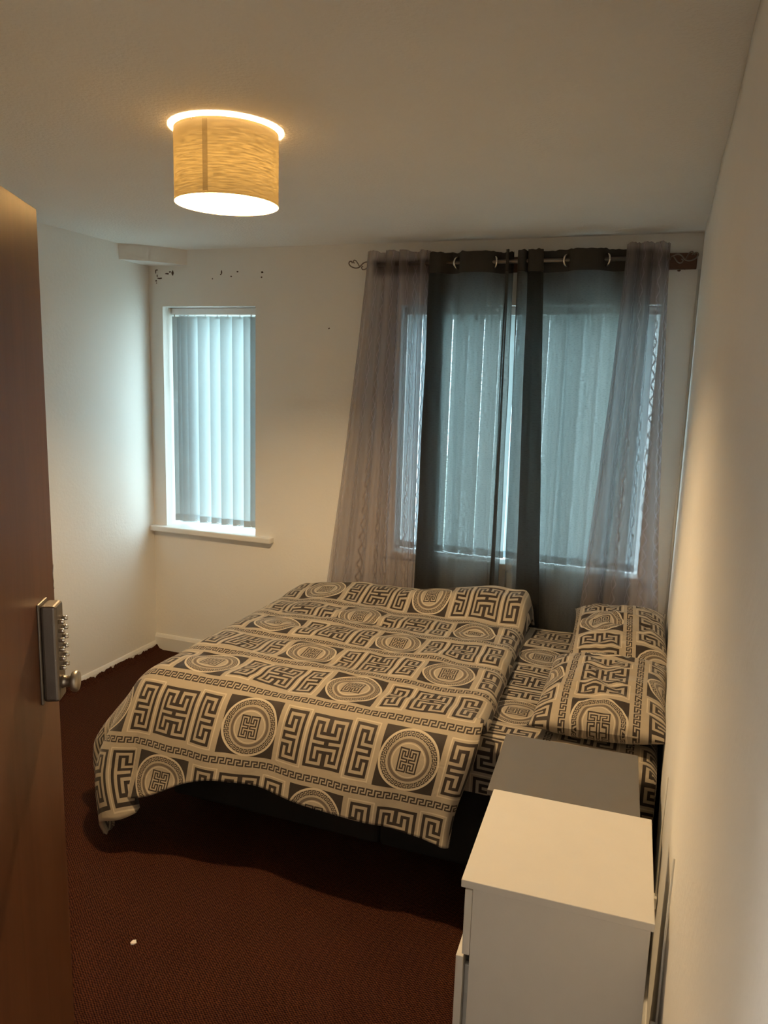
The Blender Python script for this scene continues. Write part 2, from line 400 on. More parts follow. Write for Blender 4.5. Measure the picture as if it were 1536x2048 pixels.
def back_wall():
    bm = bmesh.new()
    xs = [-0.2, WIN1[0], WIN1[1], WIN2[0], WIN2[1], RW+0.2]; zs = [0.0, WIN1[2], WIN1[3], CH]
    for i in range(5):
        for k in range(3):
            if k == 1 and i in (1, 3): continue
            box(bm, xs[i], xs[i+1], BW, BW+T, zs[k], zs[k+1])
    bmesh.ops.remove_doubles(bm, verts=bm.verts[:], dist=1e-5)
    seen = {}
    for f in list(bm.faces):                       # drop the faces shared by neighbouring blocks
        k = tuple(round(c, 4) for c in f.calc_center_median()); seen.setdefault(k, []).append(f)
    bmesh.ops.delete(bm, geom=[f for fs in seen.values() if len(fs) > 1 for f in fs], context='FACES')
    return structure(obj('wall_back', bm, MAT['wall']), 'off-white painted wall with two windows')
wb = back_wall()

def right_wall():
    nu, nv = 70, 40
    vs, fs = [], []
    for j in range(nv+1):
        for i in range(nu+1):
            y = -1.3 + (BW+1.3)*i/nu; z = CH*j/nv
            d = 0.010*nz(y*1.3, z*0.9, 3.1) + 0.004*nz(y*5, z*4, 8)
            d *= sm(y, 0.6, 1.2)*(1-sm(y, 3.5, 3.8))
            vs.append((RW+d, y, z))
    for j in range(nv):
        for i in range(nu):
            a = j*(nu+1)+i; fs.append((a, a+nu+1, a+nu+2, a+1))
    me = bpy.data.meshes.new('wall_right'); me.from_pydata(vs, [], fs); me.update()
    o = link('wall_right', me, MAT['wall'], smooth=True)
    md = o.modifiers.new('thickness', 'SOLIDIFY'); md.thickness = 0.18; md.offset = -1
    return structure(o, 'off-white uneven plastered right wall')
right_wall()

def near_wall():
    bm = bmesh.new(); x0, x1 = 2.205, RW
    box(bm, -0.2, x0, NW-0.13, NW, 0, CH); box(bm, x0, x1, NW-0.13, NW, 2.02, CH)
    return structure(obj('wall_near', bm, MAT['wall']), 'off-white wall around the doorway')
near_wall()
# hallway behind the doorway
structure(boxobj('floor_hall', (1.2, RW+0.3, -1.3, NW-0.14, -0.12, 0.0), MAT['carpet']), 'hallway carpet')
structure(boxobj('ceiling_hall', (1.2, RW+0.3, -1.3, NW-0.14, CH, CH+0.12), MAT['ceiling']), 'hallway ceiling')
structure(boxobj('wall_hall_left', (1.1, 1.2, -1.3, NW-0.13, 0, CH), MAT['wall']), 'hallway side wall')
structure(boxobj('wall_hall_end', (1.1, RW+0.3, -1.4, -1.3, 0, CH), MAT['wall']), 'hallway end wall')

def soffit():
    bm = bmesh.new(); n = 12; top, bot = [], []
    A, B = Vector((0, 3.545, 0)), Vector((0.265, BW, 0))
    for k in range(n+1):
        t = k/n; p = A.lerp(B, t); p += Vector((1, -1, 0)).normalized()*0.030*math.sin(PI*t)*(1-0.3*t)
        top.append(bm.verts.new((p.x, p.y, CH))); bot.append(bm.verts.new((p.x, p.y, 2.317)))
    ct = bm.verts.new((0, BW, CH)); cb = bm.verts.new((0, BW, 2.317))
    for k in range(n): bm.faces.new((top[k], top[k+1], bot[k+1], bot[k]))
    for k in range(n): bm.faces.new((cb, bot[k], bot[k+1])); bm.faces.new((ct, top[k+1], top[k]))
    return structure(obj('trim_1', bm, MAT['wall']), 'white boxed corner soffit under the ceiling')
soffit()

def baseboard(name, p0, p1, nrm, h, d, label, curl=0.0):
    bm = bmesh.new(); prof = [(0, 0), (d, 0), (d, h-0.02), (d*0.6, h-0.006), (d*0.3, h), (0, h)]
    p0, p1, nrm = Vector(p0), Vector(p1), Vector(nrm)
    R = [[bm.verts.new(p + nrm*a + Vector((0, 0, z))) for a, z in prof] for p in (p0, p1)]
    for k in range(len(prof)):
        k2 = (k+1) % len(prof); bm.faces.new((R[0][k], R[0][k2], R[1][k2], R[1][k]))
    bm.faces.new(R[0]); bm.faces.new(R[1][::-1])
    return structure(obj(name, bm, MAT['gloss_white']), label)
baseboard('baseboard_back', (0.0, BW, 0), (RW, BW, 0), (0, -1, 0), 0.10, 0.018, 'white skirting board under the windows')
baseboard('baseboard_left', (0, NW, 0), (0, BW, 0), (1, 0, 0), 0.055, 0.012, 'low white skirting strip along left wall')
baseboard('baseboard_right', (RW, NW, 0), (RW, BW, 0), (-1, 0, 0), 0.10, 0.015, 'white skirting board along right wall')
def corner_bead():
    bm = bmesh.new(); tube(bm, [(RW-0.004, BW-0.004, 0.1), (RW-0.004, BW-0.004, 2.24)], 0.008, 8)
    return structure(obj('trim_2', bm, MAT['gloss_white'], smooth=True), 'white sealant bead down the corner')
corner_bead()

# frayed carpet edge curling up the left wall
def carpet_edge():
    nu = 260; vs, fs = [], []
    for i in range(nu+1):
        y = 1.5 + (BW-0.01-1.5)*i/nu
        h = 0.030 + 0.022*nz(y*3.0, 1.7) + 0.020*nz(y*17, 4.2) + 0.014*nz(y*55, 9.0) + 0.018*sm(y, 3.5, 3.8)
        h = max(0.004, h); w = 0.060 + 0.02*nz(y*4, 7)
        for (a, b) in ((0.0135, h), (0.020, h*0.75), (0.032, h*0.25), (w, 0.001)): vs.append((a, y, b))
    for i in range(nu):
        for k in range(3):
            a = i*4+k; fs.append((a, a+1, a+5, a+4))
    me = bpy.data.meshes.new('carpet_edge'); me.from_pydata(vs, [], fs); me.update()
    o = link('carpet_edge', me, MAT['carpet'], parent=bpy.data.objects['floor'])
    o['label'] = 'frayed carpet edge against the left wall'
carpet_edge()

# chipped paint patches on the back wall
def chip(x, z, w, h, seed, parent):
    rnd = random.Random(seed); bm = bmesh.new(); n = 9; ring = []
    for k in range(n):
        a = 2*PI*k/n; q = 0.6+0.5*rnd.random()
        ring.append((x+w*q*math.cos(a), z+h*q*math.sin(a)))
    f = [bm.verts.new((px, BW-0.0012, pz)) for px, pz in ring]; b = [bm.verts.new((px, BW+0.002, pz)) for px, pz in ring]
    bm.faces.new(f)
    for k in range(n): bm.faces.new((f[k], b[k], b[(k+1) % n], f[(k+1) % n]))
    return obj('paint_chip', bm, MAT['chip'], parent)
for i, (x, z, w, h) in enumerate([(0.056, 2.294, .010, .004), (0.050, 2.285, .004, .012), (0.060, 2.262, .003, .010), (0.072, 2.247, .016, .004), (0.052, 2.235, .006, .005),
        (0.128, 2.272, .014, .005), (0.147, 2.282, .008, .005), (0.166, 2.275, .010, .018), (0.086, 2.248, .007, .005), (0.054, 2.222, .004, .004),
        (0.490, 2.274, .004, .014), (0.484, 2.262, .005, .004), (0.430, 2.240, .004, .004), (0.551, 2.250, .006, .004), (0.592, 2.275, .008, .004), (0.746, 2.270, .008, .006),
        (0.743, 2.243, .006, .005), (1.153, 1.972, .005, .005), (2.883, 2.238, .010, .005), (2.907, 2.244, .004, .004)]):
    chip(x, z, w, h, i, wb)

# ------------------------------------------------------------------ windows
def window(name, win, label, mullions):
    x0, x1, z0, z1 = win
    root = structure(empty(name, ((x0+x1)/2, BW+0.20, z0)), label)
    def L(bm_name, d, m, bev=0.004):
        bm = bmesh.new(); box(bm, d[0]-root.location.x, d[1]-root.location.x, d[2]-root.location.y, d[3]-root.location.y, d[4]-root.location.z, d[5]-root.location.z, bev=bev)
        return obj(bm_name, bm, m, root)
    ya, yb = BW+0.165, BW+0.225; w = 0.055; wb_ = 0.016
    L('frame_jamb', (x0, x0+w, ya, yb, z0, z1), MAT['upvc']); L('frame_jamb', (x1-w, x1, ya, yb, z0, z1), MAT['upvc'])
    L('frame_head', (x0+w, x1-w, ya, yb, z1-w, z1), MAT['upvc']); L('frame_bottom', (x0+w, x1-w, ya, yb, z0, z0+wb_), MAT['upvc'])
    edges = [x0+w] + mullions + [x1-w]
    for m in mullions: L('mullion', (m-0.03, m+0.03, ya, yb, z0+wb_, z1-w), MAT['upvc'])
    for a, b in zip(edges, edges[1:]):
        L('pane', (a-0.005, b+0.005, BW+0.190, BW+0.196, z0+wb_-0.005, z1-w+0.005), MAT['glass'], 0)
    return root
w1 = window('window_1', WIN1, 'narrow window with a closed vertical blind', [])
w2 = window('window_2', WIN2, 'wide window behind the curtains', [2.175])
structure(boxobj('trim_3', (0.0, 0.825, BW-0.045, BW+0.164, 0.762, 0.796), MAT['gloss_white'], bev=0.006), 'white painted sill of the narrow window')
structure(boxobj('trim_4', (1.50, 2.88, BW-0.020, BW+0.164, 0.762, 0.796), MAT['gloss_white'], bev=0.006), 'white painted sill of the wide window')

# outside ground and hedge seen as light through the blinds
structure(boxobj('ground_outside', (-12, 15, BW+T, 22, -0.65, -0.5), MAT['outdoor']), 'pale paved ground outside')

# ------------------------------------------------------------------ vertical blinds
def slat_mesh(w, z0, z1):
    bm = bmesh.new(); n = 6; c = 0.006
    pts = [(-w/2+w*k/n, -c*math.sin(PI*k/n)) for k in range(n+1)]
    a = [bm.verts.new((x, y, z1)) for x, y in pts]; b = [bm.verts.new((x, y, z0)) for x, y in pts]
    for k in range(n): bm.faces.new((a[k], b[k], b[k+1], a[k+1]))
    me = bpy.data.meshes.new('slat'); bm.to_mesh(me); bm.free(); me.materials.append(MAT['blind'])
    for p in me.polygons: p.use_smooth = True
    return me
def weight_mesh(w):
    bm = bmesh.new(); n = 6; c = 0.006
    for s, y0 in ((1, -0.0025), (-1, 0.0025)):
        pts = [(-w/2+w*k/n, -c*math.sin(PI*k/n)+y0) for k in range(n+1)]
        a = [bm.verts.new((x, y, 0.036)) for x, y in pts]; b = [bm.verts.new((x, y, 0.0)) for x, y in pts]
        for k in range(n): bm.faces.new((a[k], b[k], b[k+1], a[k+1]))
    me = bpy.data.meshes.new('weight_pocket'); bm.to_mesh(me); bm.free(); me.materials.append(MAT['blind_weight'])
    return me
def hook_mesh():
    bm = bmesh.new(); box(bm, -0.004, 0.004, -0.004, 0.004, -0.006, 0.022, 0.001); box(bm, -0.012, 0.012, -0.003, 0.003, -0.012, -0.004, 0.001)
    me = bpy.data.meshes.new('slat_hook'); bm.to_mesh(me); bm.free(); me.materials.append(MAT['upvc']); return me
HOOK = hook_mesh()
def blind(win, y, xs, tilts, label, wand_x=None, chain=True, bottom_gap=0.030, reach=0.0):
    x0, x1, z0, z1 = win; zt = z1-0.050; zb = z0+bottom_gap
    root = tag(empty('vertical_blind', ((x0+x1)/2, y, z0)), label, 'blind')
    off = Vector(root.location)
    def P(o): o.location = Vector(o.location) - off; return o
    P(boxobj('headrail', (x0+0.003, x1-0.003, y-0.020, y+0.025, zt+0.010, z1-0.002), MAT['upvc'], root, 0.003))
    sme = slat_mesh(0.089, 0.036, zt-zb+reach); wme = weight_mesh(0.089)
    for i, (x, t) in enumerate(zip(xs, tilts)):
        s = bpy.data.objects.new('slat', sme); COL.objects.link(s); s.parent = root
        s.location = Vector((x, y+(0.003 if i % 2 else -0.003), zb)) - off; s.rotation_euler = (0, 0, t)
        w = bpy.data.objects.new('weight_pocket', wme); COL.objects.link(w); w.parent = s
        h = bpy.data.objects.new('slat_hook', HOOK); COL.objects.link(h); h.parent = s; h.location = (0, 0, zt-zb)
    if chain:
        bm = bmesh.new()
        for a, b in zip(range(len(xs)-1), range(1, len(xs))):
            pa, pb = xs[a], xs[b]
            pts = [(pa+(pb-pa)*k/6, y-0.012, zb+0.010-0.014*math.sin(PI*k/6)) for k in range(7)]
            tube(bm, pts, 0.0013, 5)
        P(obj('bead_chain', bm, MAT['upvc'], root))
    if wand_x is not None:
        bm = bmesh.new(); tube(bm, [(wand_x, y-0.022, zt+0.012), (wand_x-0.002, y-0.024, 1.61)], 0.0028, 6)
        o = P(obj('control_wand', bm, MAT['lock'], root, True)); o['label'] = 'grey control wand'
    return root
xs1 = [0.140, 0.168, 0.200, 0.241, 0.316, 0.394, 0.468, 0.544, 0.622, 0.662]
blind(WIN1, BW+0.10, xs1, [0.85, 0.82, 0.78, 0.74, 0.70, 0.66, 0.62, 0.58, 0.50, 0.30], 'white vertical slat blind closed in the narrow uncurtained window', wand_x=0.118)
xs2 = [1.605 + 0.0825*i for i in range(15)]
blind(WIN2, BW+0.10, xs2, [-0.26+0.05*math.sin(i*2.1) for i in range(15)], 'white vertical slat blind hanging behind the grey curtains', chain=False, bottom_gap=0.010, reach=0.009)

# ------------------------------------------------------------------ curtain pole
ROD_Y, ROD_Z = 3.715, 2.282
def batten():
    t = tag(boxobj('wooden_batten', (1.405, 2.955, BW-0.022, BW-0.0005, 2.242, 2.312), MAT['batten'], bev=0.003), 'brown wooden batten fixed to the wall above the wide window', 'batten')
    return t
batten()
def scroll(cx, cz, sgn, turns, R, y, n=40):
    return [(cx + sgn*R*(1-k/n*0.85)*math.cos(turns*2*PI*k/n), y, cz + R*(1-k/n*0.85)*math.sin(turns*2*PI*k/n)) for k in range(n+1)]
def pole():
    root = tag(empty('curtain_pole', (2.13, ROD_Y, ROD_Z)), 'slim metal curtain pole with wire scroll finials above the wide window', 'curtain pole')
    off = Vector(root.location)
    def fin(o): o.location = -off; return o
    bm = bmesh.new(); tube(bm, [(1.425, ROD_Y, ROD_Z), (2.845, ROD_Y, ROD_Z)], 0.0095, 14); fin(obj('rod', bm, MAT['rod'], root, True))
    for sgn, x in ((-1, 1.425), (1, 2.845)):
        bm = bmesh.new()
        k = 1.0 if sgn < 0 else 0.86
        S = [(0, 0), (.028, .010), (.050, .004), (.070, -.014), (.092, -.018), (.116, -.010), (.128, .004), (.124, .014), (.113, .014), (.110, .006)]
        tube(bm, [v.to_tuple() for v in catmull([(x+sgn*a*k, ROD_Y, ROD_Z+0.004+b) for a, b in S], 6)], 0.0032, 7)
        S2 = [(.070, -.010), (.080, .006), (.090, .018), (.100, .020), (.104, .012), (.098, .006)]
        tube(bm, [v.to_tuple() for v in catmull([(x+sgn*a*k, ROD_Y, ROD_Z+0.004+b) for a, b in S2], 6)], 0.0028, 7)
        S3 = [(.010, .004), (.022, -.010), (.036, -.024), (.052, -.026), (.058, -.016), (.050, -.010)]
        tube(bm, [v.to_tuple() for v in catmull([(x+sgn*a*k, ROD_Y, ROD_Z+0.004+b) for a, b in S3], 6)], 0.0028, 7)
        fin(obj('finial', bm, MAT['rod'], root, True))
        bm = bmesh.new(); tube(bm, [(x-sgn*0.02, BW-0.022, ROD_Z-0.012), (x-sgn*0.02, ROD_Y+0.012, ROD_Z-0.012), (x-sgn*0.02, ROD_Y, ROD_Z-0.004)], 0.006, 8)
        fin(obj('bracket', bm, MAT['rod'], root, True))
pole()

# ------------------------------------------------------------------ curtains
def curtain(name, top, bot, z1, z0, material, label, rows=60, per=8, wav=0.004, header=None, seed=0, bend=1.0, uscale=1.0, topwave=0.006):
    root = tag(empty(name, ((top[0][0]+top[-1][0])/2, ROD_Y, z0)), label, 'curtain')
    off = Vector(root.location)
    tp, bp = catmull([(x, y, 0) for x, y in top], per), catmull([(x, y, 0) for x, y in bot], per)
    n = len(tp)-1
    L = [0.0]
    for a, b in zip(tp, tp[1:]): L.append(L[-1]+(b-a).length*uscale)
    def pos(i, v):                          # v 0 bottom .. 1 top
        t = (1-v)**bend
        p = tp[i].lerp(bp[i], t)
        z = z0 + (z1-z0)*v
        k = sm(v, 1.0, 0.85)
        p = p + Vector((wav*1.2*nz(i*0.23, z*2.1, seed), wav*nz(i*0.31, z*1.7, seed+5), 0))*k
        if v > 0.97: z += topwave*nz(i*0.25, seed*3.1)*((v-0.97)/0.03)
        return Vector((p.x, min(p.y, BW-0.024), z))
    vh = 0.0 if header is None else (header-z0)/(z1-z0)
    def sheet(nm, va, vb, r, m):
        def fn(u, v):
            i = min(n, int(round(u*n))); vv = va+(vb-va)*v
            return pos(i, vv)-off, (L[i], z0+(z1-z0)*vv)
        return grid_mesh(nm, n, r, fn, m, root)
    if header is None: sheet('cloth', 0, 1, rows, material)
    else:
        sheet('cloth', 0, vh, rows, material); sheet('header', vh, 1, 6, MAT['dark_hem'])
    return root, pos, n
def zig(x0, x1, n, yf, yb, start=0):
    return [(x0+(x1-x0)*k/n, yf if (k+start) % 2 == 0 else yb) for k in range(n+1)]
F, Bk, Md = ROD_Y-0.036, ROD_Y+0.030, ROD_Y
def ring_eyelets(root, xs, tilt):
    off = Vector(root.location)
    for x, s in zip(xs, tilt):
        bm = bmesh.new(); tube(bm, torus_pts((0, 0, 0), 0.0255, 'z', 24), 0.0052, 8, caps=False)
        bmesh.ops.remove_doubles(bm, verts=bm.verts[:], dist=1e-5)
        o = obj('eyelet', bm, MAT['chrome'], root, True); o.location = Vector((x, ROD_Y-0.006, ROD_Z-0.003))-off; o.rotation_euler = (0, 0, s)
        o['label'] = 'chrome eyelet ring'
# left voile: gathered at the top, spreading wide at the bottom
slt = [(1.400, Md), (1.425, F), (1.450, F+.01), (1.468, Bk), (1.492, Bk), (1.512, F), (1.545, F), (1.562, Bk), (1.582, F), (1.612, F), (1.632, Bk), (1.665, Bk), (1.690, F+.01), (1.712, Md), (1.728, Bk-.01)]
slb = [(1.165, Md), (1.215, F), (1.27, F+.01), (1.315, Bk), (1.37, Bk), (1.42, F), (1.475, F), (1.52, Bk), (1.555, F), (1.59, F+.02), (1.625, Bk), (1.66, Bk), (1.680, F+.02), (1.692, Md), (1.702, Bk-.01)]
curtain('voile_curtain', slt, slb, 2.345, 0.30, MAT['sheer'], 'sheer lilac-grey voile curtain beside the bare wall, spreading wide at its hem', seed=1, bend=1.15)
# right voile: tight gathers by the right wall
V0, V1 = F-0.016, Md-0.012
srt = [(2.655, V1), (2.672, V0), (2.695, V0), (2.712, V1), (2.732, V0), (2.755, V0), (2.772, V1), (2.792, V0), (2.812, V0), (2.826, V1), (2.838, V1)]
srb = [(2.545, V1), (2.58, V0), (2.63, V0), (2.675, V1), (2.715, V0), (2.76, V0), (2.805, V1), (2.85, V0), (2.895, V0), (2.93, V1), (2.958, V1)]
curtain('voile_curtain', srt, srb, 2.345, 0.30, MAT['sheer'], 'sheer lilac-grey voile curtain gathered tightly against the right wall', seed=2, bend=1.3)
# left dark panel
dlt = [(1.800, Bk), (1.745, Bk-.006), (1.735, Md+.004), (1.800, Md), (1.745, Md-.012), (1.738, F+.008), (1.79, F), (1.83, Bk-.02), (1.874, Md), (1.905, F), (1.965, F-.004), (2.020, F+.008), (2.053, Md), (2.078, Bk), (2.105, Bk), (2.114, F), (2.128, F), (2.116, Bk-.01), (2.138, Bk-.004), (2.144, Md)]
dlb = [(1.830, Bk), (1.725, Bk-.006), (1.712, Md+.004), (1.815, Md), (1.735, Md-.012), (1.728, F+.008), (1.80, F), (1.86, Bk-.03), (1.90, Md+.01), (1.945, F+.01), (2.000, F+.018), (2.04, F+.020), (2.075, Md+.02), (2.095, Bk), (2.115, Bk-.01), (2.13, F+.01), (2.150, F+.005), (2.11, Bk-.01), (2.150, Bk-.004), (2.168, Md)]
r, _, _ = curtain('eyelet_curtain', dlt, dlb, 2.330, 0.28, MAT['dark_curtain'], 'dark grey eyelet curtain hanging beside the wide-spread voile', header=2.232, seed=3)
ring_eyelets(r, [1.874, 2.053], [1.0, -0.9])
# right dark panel
drt = [(2.164, Md), (2.172, F), (2.200, F), (2.212, Bk), (2.232, Bk), (2.215, F+.012), (2.255, F), (2.285, F+.01), (2.270, Bk-.01), (2.225, Bk-.004), (2.300, Bk), (2.340, Bk-.01), (2.396, Md), (2.430, F), (2.490, F-.004), (2.540, F+.006), (2.570, Md), (2.605, Bk), (2.650, Bk-.004), (2.710, Bk-.002), (2.768, Bk)]
drb = [(2.200, Md), (2.214, F), (2.25, F), (2.262, Bk), (2.295, Bk), (2.265, F+.012), (2.335, F), (2.392, F+.01), (2.36, Bk-.01), (2.29, Bk-.004), (2.395, Bk), (2.415, Bk-.01), (2.44, Md+.01), (2.47, F+.018), (2.505, F+.02), (2.535, F+.024), (2.56, Md+.01), (2.590, Bk-.004), (2.630, Bk-.002), (2.690, Bk), (2.765, Bk)]
r, _, _ = curtain('eyelet_curtain', drt, drb, 2.330, 0.28, MAT['dark_curtain'], 'dark grey eyelet curtain with a dense dark fold, next to the right-hand voile', header=2.232, seed=4)
ring_eyelets(r, [2.396, 2.570], [1.0, -0.9])

# ------------------------------------------------------------------ bed
BX0, BX1, BY0, BY1 = 1.13, 2.955, 2.33, 3.64
ZM = 0.535
def bed():
    root = tag(empty('bed', ((BX0+BX1)/2, (BY0+BY1)/2, 0)), 'double divan bed with a black fabric base and patterned bedding', 'bed')
    off = Vector(root.location)
    def fin(o): o.location = -off; return o
    fin(boxobj('divan_base', (BX0+0.03, (BX0+BX1)/2-0.002, BY0+0.02, BY1-0.02, 0.05, 0.335), MAT['black_fabric'], root, 0.015))
    fin(boxobj('divan_base', ((BX0+BX1)/2+0.002, BX1-0.01, BY0+0.02, BY1-0.02, 0.05, 0.335), MAT['black_fabric'], root, 0.015))
    fin(boxobj('mattress', (BX0+0.005, BX1-0.005, BY0+0.006, BY1-0.006, 0.335, ZM-0.008), MAT['mattress'], root, 0.04))
    for x in (BX0+0.12, (BX0+BX1)/2-0.1, (BX0+BX1)/2+0.1, BX1-0.12):
        for y in (BY0+0.12, BY1-0.12):
            bm = bmesh.new(); lathe(bm, [(0, 0), (0.024, 0), (0.026, 0.012), (0.022, 0.05), (0, 0.05)], 12, (x, y, 0)); fin(obj('foot', bm, MAT['black_fabric'], root))
bed()

def sheet():
    # fitted sheet: the top plus all four sides, pattern turned a quarter against the duvet
    drop = 0.185; rr = 0.035
    Lx, Ly = BX1-BX0, BY1-BY0
    def prof(s, L):                         # s from -drop-.. to L+drop -> (pos along, drop)
        q = rr*PI/2-rr*0
        if s < rr:
            d = rr - s
            if d < rr*PI/2:
                a = d/rr; return rr-rr*math.sin(a), rr*(1-math.cos(a))
            return 0.0, rr + (d-rr*PI/2)
        if s > L-rr:
            a, b = prof(L-s, L); return L-a, b
        return s, 0.0
    ext = drop - rr + rr*PI/2 - rr
    nx, ny = 150, 130
    def fn(u, v):
        sx = -ext + (Lx+2*ext)*u; sy = -ext + (Ly+2*ext)*v
        ax, dx = prof(sx, Lx); ay, dy = prof(sy, Ly)
        z = ZM - max(dx, dy)
        x, y = BX0+ax, BY0+ay
        wr = 0.006*nz(x*7, y*3, 1.5) + 0.010*abs(nz(x*3+y*1.5, y*11, 4.0))*sm(x, 2.2, 2.5)
        if max(dx, dy) < 0.02: z += wr
        else:
            if dy >= dx: y += (-1 if sy < Ly/2 else 1)*(0.004+0.012*max(0, nz(x*6, z*7, 2.0)))
            else: x += (-1 if sx < Lx/2 else 1)*0.003
        return (x, y, z), (sy+0.02, sx+0.115)
    o = grid_mesh('fitted_sheet', nx, ny, fn, MAT['print'])
    tag(o, 'Greek key patterned fitted sheet stretched over the mattress, showing between duvet and pillows', 'sheet')
sheet()

def duvet():
    XE, YE = 1.18, 2.33
    ZT = 0.595
    XR0 = 2.425
    FAR = 3.655-YE
    Lf = 0.50                               # overhang at the foot
    def Ln(x): return 0.375 + 0.055*sm(x, 1.9, 2.40) + 0.140*sm(x, 1.55, 1.08) - 0.012*math.sin(x*9)
    def roll(d, R, flare):                  # out, down for an overhang of d
        if d <= 0: return 0.0, 0.0
        am = PI/2-flare
        if d < R*am:
            a = d/R; return R*math.sin(a), R*(1-math.cos(a))
        e = d-R*am; return R*math.sin(am) + e*math.sin(flare), R*(1-math.cos(am)) + e*math.cos(flare)
    nu, nv = 240, 220
    def fn(u, v):
        top_x = XR0-XE
        s = -Lf + (Lf+top_x)*u
        ln = Ln(max(XE+s, 1.0))
        t = -ln + (ln+FAR)*v
        ds, dt = max(0, -s), max(0, -t)
        y = YE + max(t, 0); x = XE + max(s, 0)
        skew = -0.062*max(0, min(1, (y-2.2)/1.1))*sm(s, 0.3, top_x)
        up = (0.055+0.065*sm(x, 1.55, 2.3))*sm(y, 3.34, 3.51)*sm(x, 1.0, 1.6)
        z = ZT + up - 0.07*sm(y, 3.56, 3.67)
        pad = 0.016*nz(x*4.2, y*5.5, 0.3) + 0.010*nz(x*9, y*12, 2.3) + 0.012*nz(x*2.2+y, y*9.5, 5.0)
        pad -= 0.012*math.exp(-((y-3.20-0.05*math.sin(x*3))/0.03)**2)
        if ds > 0 and dt > 0:
            rho = math.hypot(ds, dt); phi = math.atan2(dt, ds)       # 0 = foot side, pi/2 = near side
            k = phi/(PI/2)
            o, d = roll(rho, 0.13, 0.36+0.10*k)
            q2 = math.sin(phi)**2
            o += q2*(0.022*math.sin(PI*min(1, rho/0.4)) + 0.030*nz(x*3.2, 0.7, 2.0)*sm(rho, 0.05, 0.35) + 0.012*nz(x*9, rho*4, 4.0)*sm(rho, 0.0, 0.2) + pad*0.7*sm(rho, 0.02, 0.1))
            o += (1-q2)*0.025*nz(y*3.2, 3.7, 2.0)*sm(rho, 0.05, 0.35)
            o2 = o + 0.045*math.sin(phi*6.0)*sm(rho, 0.12, 0.5)
            px, py = XE - o2*math.cos(phi), YE - o2*math.sin(phi)
            tip = sm(rho, 0.40, 0.66)
            px -= 0.07*sm(rho, 0.12, 0.40)*math.sin(2*phi); px += 0.13*tip; py -= 0.01*tip; d += 0.10*tip
            zz = ZT - d + pad*(1-sm(rho, 0, 0.1))
            zz = max(zz, 0.008+0.03*abs(nz(s*9, t*9)))
            P = Vector((px, py, zz))
        elif dt > 0:
            o, d = roll(dt, 0.13, 0.46)
            o += 0.022*math.sin(PI*min(1, dt/0.4))
            o += 0.030*nz(x*3.2, 0.7, 2.0)*sm(dt, 0.05, 0.35) + 0.012*nz(x*9, dt*4, 4.0)*sm(dt, 0.0, 0.2)
            P = Vector((x, YE-o, z-d+pad*(1-sm(dt, 0, 0.1))))
            P.y -= pad*0.7*sm(dt, 0.02, 0.1)
        elif ds > 0:
            o, d = roll(ds, 0.13, 0.36)
            o += 0.025*nz(y*3.2, 3.7, 2.0)*sm(ds, 0.05, 0.35)
            P = Vector((XE-o, y, z-d+pad*(1-sm(ds, 0, 0.1))))
            P.z = max(P.z, 0.02)
        else:
            P = Vector((x, y, z+pad))
        P.x += skew
        e = top_x - s                       # rounded free edge beside the pillows
        if e < 0.05:
            k = 1-e/0.05
            P.z -= (0.040 + up*0.75)*k*k if dt == 0 else 0
            P.x -= 0.012*k*k + (0.0 if dt == 0 else 0.02*sm(dt, 0.1, 0.35)*k)
            if dt > 0: P.y += 0.02*k*k
        P.x -= 0.035*sm(dt, 0.05, 0.4)*sm(s, 0.6, top_x)
        tv = t if t > 0 else t*1.10
        return P, (s-0.135, tv+0.058)
    o = grid_mesh('duvet', nu, nv, fn, MAT['print'], solid=0.014, offset=1.0)
    tag(o, 'rumpled duvet in beige and black Greek key print draped over the bed', 'duvet')
duvet()

def pillow(label, cx, cy, lx, ly, h, rz, tilt, uoff, voff, z, seed):
    root_mesh = None
    nu, nv = 60, 70
    vs, uvs, fs = [], [], []
    def P(a, b, sgn):
        # a,b in -1..1
        ea, eb = abs(a), abs(b)
        puff = ((1-ea**2.6)*(1-eb**2.6))**0.55 if ea < 1 and eb < 1 else 0
        pinch = 1 - 0.055*(1-(1-eb**2)) * (1-ea**2) if True else 1
        x = a*lx/2*(1-0.07*(1-eb**4)*ea**6*0.8); y = b*ly/2*(1-0.05*(1-ea**4)*eb**6)
        w = 0.010*nz(a*3+seed, b*4) + 0.007*nz(a*5, b*11+seed)
        zz = sgn*h/2*puff + (w*puff*1.6 if sgn > 0 else 0)
        if sgn < 0: zz = max(zz, -h*0.36)
        return Vector((x, y, zz))
    def add(sgn):
        base = len(vs)
        for j in range(nv+1):
            for i in range(nu+1):
                a, b = -1+2*i/nu, -1+2*j/nv
                a = math.sin(a*PI/2*0.999)*0.5+a*0.5; b = math.sin(b*PI/2*0.999)*0.5+b*0.5
                p = P(a, b, sgn); vs.append(tuple(p))
                uvs.append((b*ly/2*1.05+uoff, a*lx/2*1.12+voff))
        for j in range(nv):
            for i in range(nu):
                q = base+j*(nu+1)+i; f = (q, q+1, q+nu+2, q+nu+1)
                fs.append(f if sgn > 0 else f[::-1])
    add(1); add(-1)
    me = bpy.data.meshes.new('pillow'); me.from_pydata(vs, [], fs); me.update()
    l = me.uv_layers.new(name='UVMap')
    for lp in me.loops: l.data[lp.index].uv = uvs[lp.vertex_index]
    bm = bmesh.new(); bm.from_mesh(me); bmesh.ops.remove_doubles(bm, verts=bm.verts[:], dist=1e-4); bm.to_mesh(me); bm.free()
    o = link('pillow', me, MAT['print'], smooth=True)
    o.location = (cx, cy, z); o.rotation_euler = (tilt[0], tilt[1], rz)
    return tag(o, label, 'pillow', 'pillows at the head of the bed')
